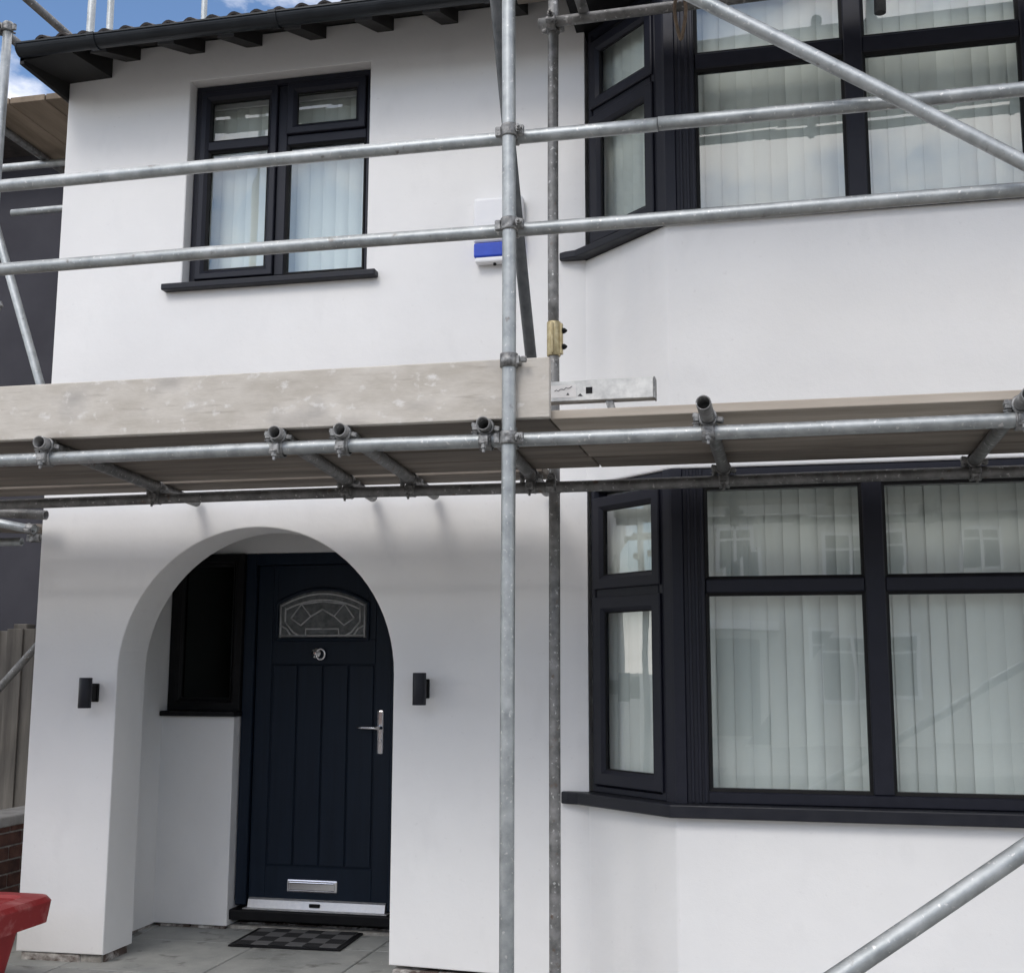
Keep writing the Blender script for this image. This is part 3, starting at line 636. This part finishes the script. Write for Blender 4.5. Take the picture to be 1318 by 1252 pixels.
def coupler(pa, axa, pb, axb, parent, wing=(0,0,-1), bolt=True):
    """double coupler: a clamp band round each tube, joined by a body, each with an eye bolt and flange nut"""
    pa, pb = Vector(pa), Vector(pb); b = MB()
    for p, ax in ((pa, axa), (pb, axb)):
        b.lathe(Vector(p)-Vector(ax).normalized()*.026, ax, [(.004, TR+.0005), (.004, TR+.005), (.008, TR+.0075), (.018, TR+.0055), (.034, TR+.0055), (.044, TR+.0075), (.048, TR+.005), (.048, TR+.0005)], 20, cap=False)
        w0 = Vector(ax).normalized(); w1 = w0.cross(Vector((.2, -.3, 1)) if abs(w0.z) < .8 else Vector((0, 1, 0))).normalized()
        for sg in (-1, 1):
            A = Matrix((w0, w1, w0.cross(w1))).transposed().to_4x4(); A.translation = Vector(p)+w1*sg*(TR+.016); lug = MB(A).box(-.018, .018, -.011, .011, -.009, .009, .003); b.merge(lug.bm)
    mid = (pa+pb)/2; b.box(mid.x-.016, mid.x+.016, mid.y-.016, mid.y+.016, mid.z-.016, mid.z+.016, .004)
    o = keep(b.build('coupler', M['coupler'], None), parent)
    if bolt:
        t = MB()
        for p, ax, side in ((pa, Vector(axa).normalized(), 1), (pb, Vector(axb).normalized(), -1)):
            w_ = Vector(wing); w_ = (w_-ax*w_.dot(ax))
            if w_.length < .2: w_ = ax.orthogonal()
            w_.normalize(); s_ = ax.cross(w_).normalized()
            c = p+s_*side*(TR+.014)
            A = Matrix((ax, s_, w_)).transposed().to_4x4(); A.translation = c
            tt = MB(A); tt.box(-.017, .017, -.010, .010, -.012, .012, .003); 
            tt.lathe((0, 0, -.014), (0,0,1), [(0, .0055), (.062, .0055)], 8, False)
            tt.lathe((0, 0, .014), (0,0,1), [(0, .015), (.004, .015), (.005, .0105), (.020, .0105)], 6, False)
            t.merge(tt.bm)
        t = keep(t.build('bolt', M['coupler'], None), parent); 
        t.parent = o; t.matrix_parent_inverse = Matrix.Identity(4)
    return o
sc = tag(empty('scaffold', (-.875, -1.616, -.16)), 'galvanised tube and coupler scaffold in front of the white house', 'scaffold')
YO, YOL, YI, YIL, ZL = -1.616, -1.567, -.480, -.532, 2.186
tube('standard', (-.875, YO, -.13), (-.880, YO, 6.6), 'galv', sc)
tube('standard', (-.930, YI, -.13), (-.930, YI, 2.845), 'galv_old', sc); tube('standard', (-.930, YI, 2.847), (-.928, YI, 6.4), 'galv_old', sc)
for x in (-3.42, 2.45): tube('standard', (x, YO, -.13), (x, YO, 6.6), 'galv', sc)
tube('standard', (2.75, YI-.05, -.13), (2.75, YI-.05, 6.4), 'galv_old', sc)
for x, y in ((-.875, YO), (-.930, YI), (-3.42, YO), (2.45, YO), (2.75, YI-.05)):
    b = MB(); b.box(x-.075, x+.075, y-.075, y+.075, -.160, -.152); b.lathe((x, y, -.153), (0,0,1), [(0, .018), (.06, .018)], 12); keep(b.build('base_plate', M['coupler'], None), sc)
tube('ledger', (-5.2, YOL, ZL+.004), (3.1, YOL, ZL+.002), 'galv', sc)
tube('ledger', (-3.70, YIL, ZL-.006), (3.2, YIL, ZL+.004), 'galv_old', sc)
tube('guard_rail', (-5.2, YOL, 3.287), (-.36, YOL, 3.283), 'galv', sc); tube('guard_rail', (-.358, YOL, 3.283), (3.1, YOL, 3.288), 'galv', sc)
tube('guard_rail', (-5.2, YOL, 2.944), (3.1, YOL, 2.938), 'galv', sc)
for z in (ZL, 2.941, 3.285):
    coupler((-.875, YO, z), (0,0,1), (-.875, YOL, z), (1,0,0), sc, wing=(0,-1,0))
    coupler((2.45, YO, z), (0,0,1), (2.45, YOL, z), (1,0,0), sc, wing=(0,-1,0)); coupler((-3.42, YO, z), (0,0,1), (-3.42, YOL, z), (1,0,0), sc, wing=(0,-1,0))
coupler((-.930, YI, ZL), (0,0,1), (-.930, YIL, ZL), (1,0,0), sc, wing=(0,-1,0))
# toe board clip on the front standard
b = MB(); b.lathe((-.875, YO, 2.432), (0,0,1), [(0, TR+.0005), (0, TR+.007), (.046, TR+.007), (.046, TR+.0005)], 20, cap=False); b.box(-.85, -.835, YO-.012, YO+.03, 2.440, 2.470, .003); b.lathe((-.83, YO-.01, 2.455), (1,0,0), [(0, .011), (.018, .011)], 6, False)
keep(b.build('clip', M['coupler'], None), sc)
# brass sleeve joining the rear standard
b = MB(); b.lathe((-.9295, YI, 2.768), (0,0,1), [(0, TR+.0005), (0, TR+.005), (.003, TR+.0065), (.152, TR+.0065), (.155, TR+.005), (.155, TR+.0005)], 24, cap=False); b.box(-.9335, -.9255, YI-TR-.02, YI-TR-.004, 2.775, 2.915, .002); b.box(-.9295+TR, -.9295+TR+.016, YI-.012, YI+.012, 2.775, 2.915, .003)
slv = keep(b.build('sleeve', M['brass'], None), sc)
for z in (2.808, 2.880):
    b = MB(); b.lathe((-.9295+TR+.004, YI-.004, z), (1,0,0), [(0, .007), (.012, .007), (.012, .014), (.022, .012), (.032, .004)], 8, False); o = keep(b.build('bolt', M['black'], None), sc); o.parent = slv; o.matrix_parent_inverse = Matrix.Identity(4)
# transoms carrying the boards
ZT = 2.236
for x0, y0, x1, y1 in ((-2.648, -1.632, -2.838, -.035), (-1.722, -1.628, -1.905, -.04), (-1.479, -1.628, -1.592, -.045), (-.962, -1.632, -1.045, -.05), (-.211, -1.800, -.205, -.445), (.757, -1.72, .775, -.46), (1.7, -1.66, 1.7, -.46), (-4.0, -1.66, -4.0, -.2)):
    tube('transom', (x0, y0, ZT+.002), (x1, y1, ZT), 'galv_old', sc)
    ax = (x1-x0, y1-y0, 0)
    for Yl in (YOL, YIL):
        t_ = (Yl-y0)/(y1-y0); xx = x0+(x1-x0)*t_
        if xx < -3.7 and Yl == YIL: continue
        coupler((xx, Yl, ZT), ax, (xx+.001, Yl, ZL), (1,0,0), sc, wing=(0,-.1,-1))
# braces
bA, bB = Vector((-.978, -.70, 2.642)), Vector((-.995, -1.35, 3.980)); tube("brace", bA-(bB-bA)*.255, bB+(bB-bA)*.30, 'tube_dark', sc)
dA, dB = Vector((-.229, -1.668, 3.689)), Vector((.796, -1.668, 2.989)); dd = (dB-dA).normalized()
tube('brace', dA-dd*.75, dB+dd*2.0, 'galv', sc)
p1, p2 = Vector((.114, -2.5, .722)), Vector((.554, -2.35, .994)); dd = (p2-p1).normalized()
tube('brace', p1-dd*1.60, p2+dd*2.45, 'galv', sc)
# upper lift over the bay
tube('ledger', (-.985, YIL, 4.308), (3.0, YIL, 4.385), 'galv_old', sc); tube('ledger', (-1.2, YOL, 4.30), (3.1, YOL, 4.37), 'galv', sc)
coupler((-.929, YI, 4.308), (0,0,1), (-.929, YIL, 4.309), (1,0,0), sc, wing=(0,-1,0)); coupler((-.877, YO, 4.30), (0,0,1), (-.877, YOL, 4.302), (1,0,0), sc, wing=(0,-1,0))
for x in (-.78, .25, 1.3, 2.3): tube('transom', (x, -1.68, 4.352+.018*x), (x, -.49, 4.362+.018*x), 'galv_old', sc)
tube('stub', (.492, -.585, 4.152), (.505, -.585, 4.62), 'tube_dark', sc)
coupler((.497, -.585, 4.372), (0,0,1), (.497, YIL, 4.337), (1,0,0), sc, bolt=False)

# boards: main deck, four across; upper deck; toe board
def board(x0, x1, y0, y1, z0, z1, label, m='board', group=None):
    b = MB(); L = x1-x0; n = 8; nx = max(2, int(L/.5)); ny = max(2, int((y1-y0)/.5))
    b.box(-L/2, L/2, -(y1-y0)/2, (y1-y0)/2, -(z1-z0)/2, (z1-z0)/2, .004, 2)
    o = b.build('scaffold_board', M[m], None); o.location = ((x0+x1)/2, (y0+y1)/2, (z0+z1)/2); o.rotation_euler = (random.uniform(-.003,.003), 0, random.uniform(-.0015,.0015))
    return tag(o, label, 'board', group)
rowname = ['outermost', 'second from outside', 'third from outside', 'innermost']
for k in range(4):
    y0 = -1.546+k*.256
    board(-5.1, -.752+.01*k, y0, y0+.238, 2.2590, 2.291, rowname[k]+' scaffold board of the deck above the arched porch')
    board(-.745+.01*k, 3.0, y0, y0+.238, 2.2590, 2.291, rowname[k]+' scaffold board of the deck in front of the bay', 'board_new' if k == 0 else 'board')
board(-5.0, -.98, -.475, -.255, 2.2590, 2.291, 'loose scaffold board laid between the deck above the porch and the wall')
for k in range(4):
    y0 = -1.60+k*.245; o = board(-1.06, 3.0, y0, y0+.232, 4.372, 4.41, rowname[k]+' scaffold board of the upper deck over the bay'); o.rotation_euler.y = -.018; o.location.z += .018
tb_ = MB().box(-2.18, 2.18, -.017, .017, -.105, .105, .004, 2).build('toe_board', M['toe'], None); tb_.location = (-2.92, -1.572, 2.364)
tag(tb_, 'pale weathered toe board on edge along the deck above the arched porch', 'toe board')

# aluminium box beam propped on the deck
wp = tag(empty('aluminium_beam', (-.80, -1.22, 2.291)), 'short silver aluminium box beam with a square hole propped on the deck by the toe board end', 'beam')
yb = -1.2475
b = MB(); b.box(-1.22, -.420, yb, yb+.055, 2.388, 2.465, .003); br = keep(b.build('box_section', M['alu_work'], None), wp)
def mark(nm, mm, bm_b):
    o = keep(bm_b.build(nm, M[mm], None), wp); o.parent = br; o.matrix_parent_inverse = Matrix.Identity(4)
mark('painted_hole', 'black', MB().box(-.668, -.644, yb-.0012, yb+.002, 2.414, 2.438)); mark('end_cap', 'coupler', MB().box(-.4205, -.414, yb-.002, yb+.057, 2.386, 2.467, .002)); mark('sticker', 'label_white', MB().box(-.80, -.705, yb-.0010, yb+.002, 2.403, 2.449))  # no opening is cut: a black plate paints the shade inside the hole
b = MB().sweep([(-.785+k*.0072, yb-.0012, 2.428+.0014*k+.0035*math.sin(k*2.3)) for k in range(10)], .0014, 5); mark('print', 'ink', b)
mark('print', 'ink', MB().prism([(-.741, 2.411), (-.729, 2.411), (-.735, 2.421)], yb-.0018, yb, lambda p, q, t: (p, t, q))); mark('print', 'ink', MB().prism([(-.699, 2.406), (-.680, 2.406), (-.689, 2.416)], yb-.0018, yb+.001, lambda p, q, t: (p, t, q)))
for x in (-1.12, -.60):
    b = MB(); b.hexa([(x+.03, yb+.01, 2.2905), (x+.058, yb+.01, 2.2905), (x+.058, yb+.045, 2.2905), (x+.03, yb+.045, 2.2905), (x, yb+.01, 2.39), (x+.028, yb+.01, 2.39), (x+.028, yb+.045, 2.39), (x, yb+.045, 2.39)]); keep(b.build('leg', M['coupler'], None), wp)
# rope loop on the upper ledger
lp = MB(); pts = []
for k in range(28):
    t = 2*math.pi*k/28; pts.append((-.345+.022*math.sin(t)+.006*math.sin(2*t), YIL-.034-.006*math.cos(t), 4.245+.100*math.cos(t)))
lp.sweep(pts, .008, 8, True); tag(lp.build('rope_loop', M['rope'], None), 'short rope loop hanging from the scaffold ledger over the upper bay corner', 'rope')

# ------------------------------------------------------------------ side scaffold between the houses
s2 = tag(empty('scaffold', (-4.02, -.15, -.16)), 'second tube scaffold in the gap between the white house and the charcoal house', 'scaffold')
tube('standard', (-4.02, -.15, -.15), (-4.02, -.15, 4.90), 'galv', s2)
for x, y, h in ((-4.05, .67, 8.2), (-4.60, 1.74, 8.4), (-4.53, 3.0, 9.0)): tube('standard', (x, y, -.15), (x, y, h), 'galv', s2)
tube('guard_rail', (-4.068, -1.4, 4.87), (-4.068, 3.4, 4.86), 'galv_old', s2); tube('guard_rail', (-4.005, -1.3, 5.11), (-4.005, 3.4, 5.11), 'galv_old', s2)
tube('ledger', (-4.52, .25, 4.650), (-4.52, 3.6, 4.650), 'galv_old', s2); tube('ledger', (-3.90, .25, 4.650), (-3.90, 3.6, 4.650), 'galv_old', s2)
tube('transom', (-5.6, .95, 4.602), (-3.76, .95, 4.602), 'galv', s2); tube('transom', (-5.12, 1.5, 4.535), (-3.76, 1.5, 4.535), 'galv', s2)
tube('brace', (-4.37, .30, 4.0), (-3.90, .30, 2.74), 'galv', s2)
tube('ledger', (-5.2, -.12, 2.29), (-3.62, -.12, 2.180), 'galv_old', s2); tube('transom', (-5.0, .3, 2.36), (-3.97, .3, 2.160), 'galv', s2); tube('transom', (-5.4, .8, 2.158), (-4.39, .8, 2.155), 'galv', s2)
tube('brace', (-5.25, 1.2, .77), (-4.3, 1.2, 1.775), 'galv_old', s2)
coupler((-3.99, .3, 2.165), (1,0,-.19), (-3.99, .345, 2.12), (0,0,1), s2); coupler((-4.02, -.15, 4.868), (0,0,1), (-4.068, -.15, 4.868), (0,1,0), s2)
coupler((-4.02, -.15, 3.30), (0,0,1), (-4.02, -.10, 3.30), (1,0,-2), s2)
for k, nm in enumerate(('outer', 'middle', 'inner')):
    x = -4.53+k*.235; b = MB().box(-.113, .113, -1.7, 1.7, -.019, .019, .004, 2); o = b.build('scaffold_board', M['board_y'], None); o.location = (x+.10, 2.0, 4.695); tag(o, nm+' scaffold board of the high deck between the two houses', 'board')
for k, nm in enumerate(('front', 'rear')):
    b = MB().box(-.9, .9, -.113, .113, -.019, .019, .004, 2); o = b.build('scaffold_board', M['board'], None); o.location = (-5.0, .45+k*.25, 2.235+k*.02); o.rotation_euler.y = .05; tag(o, nm+' scaffold board of the low deck left of the house corner', 'board')

# ------------------------------------------------------------------ neighbour, fence, garden wall, tub
nb = tag(empty('neighbour_house', (-7, 2.7, -.16)), 'charcoal painted house set back beyond the gap', 'house')
b = MB().box(-12, -3.86, 2.7, 9, -.17, 5.6); keep(b.build('wall', M['charcoal'], None), nb)
b = MB(); b.hexa([(-12.3, 2.3, 5.55), (-3.84, 2.3, 5.55), (-3.84, 9.2, 5.55), (-12.3, 9.2, 5.55), (-11, 5.2, 6.6), (-5, 5.2, 6.6), (-5, 6.4, 6.6), (-11, 6.4, 6.6)]); keep(b.build('roof', M['tile'], None), nb)
fe = tag(empty('fence', (-5, 1.5, -.16)), 'grey weathered close board timber fence beyond the house corner', 'fence')
x = -6.6; k = 0
plank_me = MB().box(-.058, .058, -.009, .009, 0, 1.60, .003).mesh('plank'); plank_me.materials.append(M['fence'])
while x < -3.78:
    o = link('plank', plank_me, fe); o.location = (x+5, (k % 2)*.014, .22+random.uniform(-.008,.008)); o.rotation_euler = (0, random.uniform(-.006,.006), 0); x += .096; k += 1
for z in (.5, 1.5): b = MB().box(-6.7, -3.76, 1.525, 1.57, z-.04, z+.04, .004); keep(b.build('rail', M['fence'], None), fe)
for x in (-6.5, -4.9): b = MB().box(x-.05, x+.05, 1.572, 1.67, -.16, 1.70, .005); keep(b.build('post', M['fence'], None), fe)
b = MB().box(-6.7, -3.76, 1.48, 1.52, -.17, .10, .004); keep(b.build('gravel_board', M['coping'], None), fe)
gw = tag(empty('garden_wall', (-4.31, -.4, -.16)), 'low dark red brick garden wall with pale coping beside the house corner', 'garden wall')
b = MB().box(-4.405, -4.215, -2.2, 1.38, -.17, .545); keep(b.build('mortar_core', M['mortar'], None), gw)
brd = MB().box(-.1065, .1065, -.05, .05, -.0325, .0325, .004).mesh('brick'); brd.materials.append(M['brick_dark'])
for r_ in range(10):
    z = -.122+r_*.0745; y = -2.2+(.1125 if r_ % 2 else 0)+.107
    while y < 1.32:
        o = link('brick', brd, gw); o.location = Vector((-4.256, y, z))-gw.location; o.rotation_euler = (0, 0, math.pi/2); y += .225
y = -2.25
while y < 1.3:
    b = MB().box(-.125, .125, -.295, .295, 0, .055, .006); o = b.build('coping', M['coping'], gw); o.location = Vector((-4.31, y+.3, .547))-gw.location; y += .6
# red builder's tub
tub = tag(empty('tub', (-3.60, -.86, -.16)), 'red plastic rubble tub with a broad worn rim standing by the house corner', 'tub')
def rr(hx, hy, z, rad=.07, n=6):
    P = []
    for cx_, cy_, a0 in ((hx-rad, hy-rad, 0), (-hx+rad, hy-rad, 90), (-hx+rad, -hy+rad, 180), (hx-rad, -hy+rad, 270)):
        for k in range(n+1): a = R(a0+90*k/n); P.append((cx_+rad*math.cos(a), cy_+rad*math.sin(a), z))
    return P
def loft(b, loops, cap0=True, cap1=True):
    L = [[b.V(p) for p in lp_] for lp_ in loops]; n = len(L[0])
    for A, B in zip(L, L[1:]):
        for k in range(n): b.bm.faces.new((A[k], A[(k+1) % n], B[(k+1) % n], B[k]))
    if cap0: b.bm.faces.new(L[0][::-1])
    if cap1: b.bm.faces.new(L[-1])
b = MB(); loft(b, [rr(.26, .16, 0), rr(.355, .232, .50), rr(.340, .220, .50), rr(.25, .15, .02)]); b.build('body', M['red'], tub)
b = MB(); loft(b, [rr(.385, .262, .470), rr(.432, .305, .475), rr(.445, .312, .565), rr(.430, .300, .585), rr(.350, .228, .588), rr(.338, .218, .575), rr(.338, .218, .495), rr(.360, .238, .495)], False, False)
L_ = b.build('rim', M['red_worn'], tub)

# ------------------------------------------------------------------ house across the road (seen only in the window glass)
def opposite(x, wall_m, label):
    op = tag(empty('opposite_house', (x, -24, -.16)), label, 'house', 'houses across the road')
    def oadd(name, m, *bx, par=None):
        b = MB(Matrix.Translation((x-1, 0, 0)))
        for q in bx: b.box(*q)
        o = keep(b.build(name, M[m], None), op)
        if par: o.parent = par; o.matrix_parent_inverse = Matrix.Identity(4)
        return o
    oadd('wall', wall_m, (-5, 7.5, -30, -23, -.17, 5.2))
    b = MB(Matrix.Translation((x-1, 0, 0))); b.hexa([(-5.4, -30.4, 5.2), (7.9, -30.4, 5.2), (7.9, -22.5, 5.2), (-5.4, -22.5, 5.2), (-3, -26.6, 8.0), (5.5, -26.6, 8.0), (5.5, -26.4, 8.0), (-3, -26.4, 8.0)]); keep(b.build('roof', M['tile'], None), op)
    for wx, z, ww, wh, np_ in ((-4.2, .8, 2.3, 1.5, 3), (-4.0, 3.3, 1.9, 1.3, 3), (-1.3, 3.5, .9, 1.0, 2), (.7, .8, 2.3, 1.5, 3), (.9, 3.3, 1.9, 1.3, 3), (3.9, 3.5, .9, 1.0, 2), (5.2, .9, 1.7, 1.35, 2), (5.3, 3.3, 1.5, 1.2, 2)):
        wf = oadd('window', 'white_plastic', (wx, wx+ww, -22.995, -22.93, z, z+wh)); pw = (ww-.08)/np_
        for k in range(np_): oadd('pane', 'obscure', (wx+.08+k*pw, wx+k*pw+pw, -22.929, -22.92, z+.08, z+wh*.68), par=wf); oadd('pane', 'obscure', (wx+.08+k*pw, wx+k*pw+pw, -22.929, -22.92, z+wh*.68+.06, z+wh-.08), par=wf)
    oadd('door', 'black', (-1.3, -.35, -22.99, -22.93, -.1, 2.0))
    oadd('porch_canopy', 'white_plastic', (-1.9, .1, -22.99, -22.0, 2.2, 2.4))
opposite(1, 'offwhite', 'cream rendered house across the road reflected in the bay glass')
opposite(-15.5, 'brick', 'red brick house across the road added to block low sky light')  # flanking house added to hold low sky light off porch and eaves
opposite(17.5, 'charcoal', 'charcoal rendered house across the road added to block low sky light')  # added on the other side for the same low sky blocking
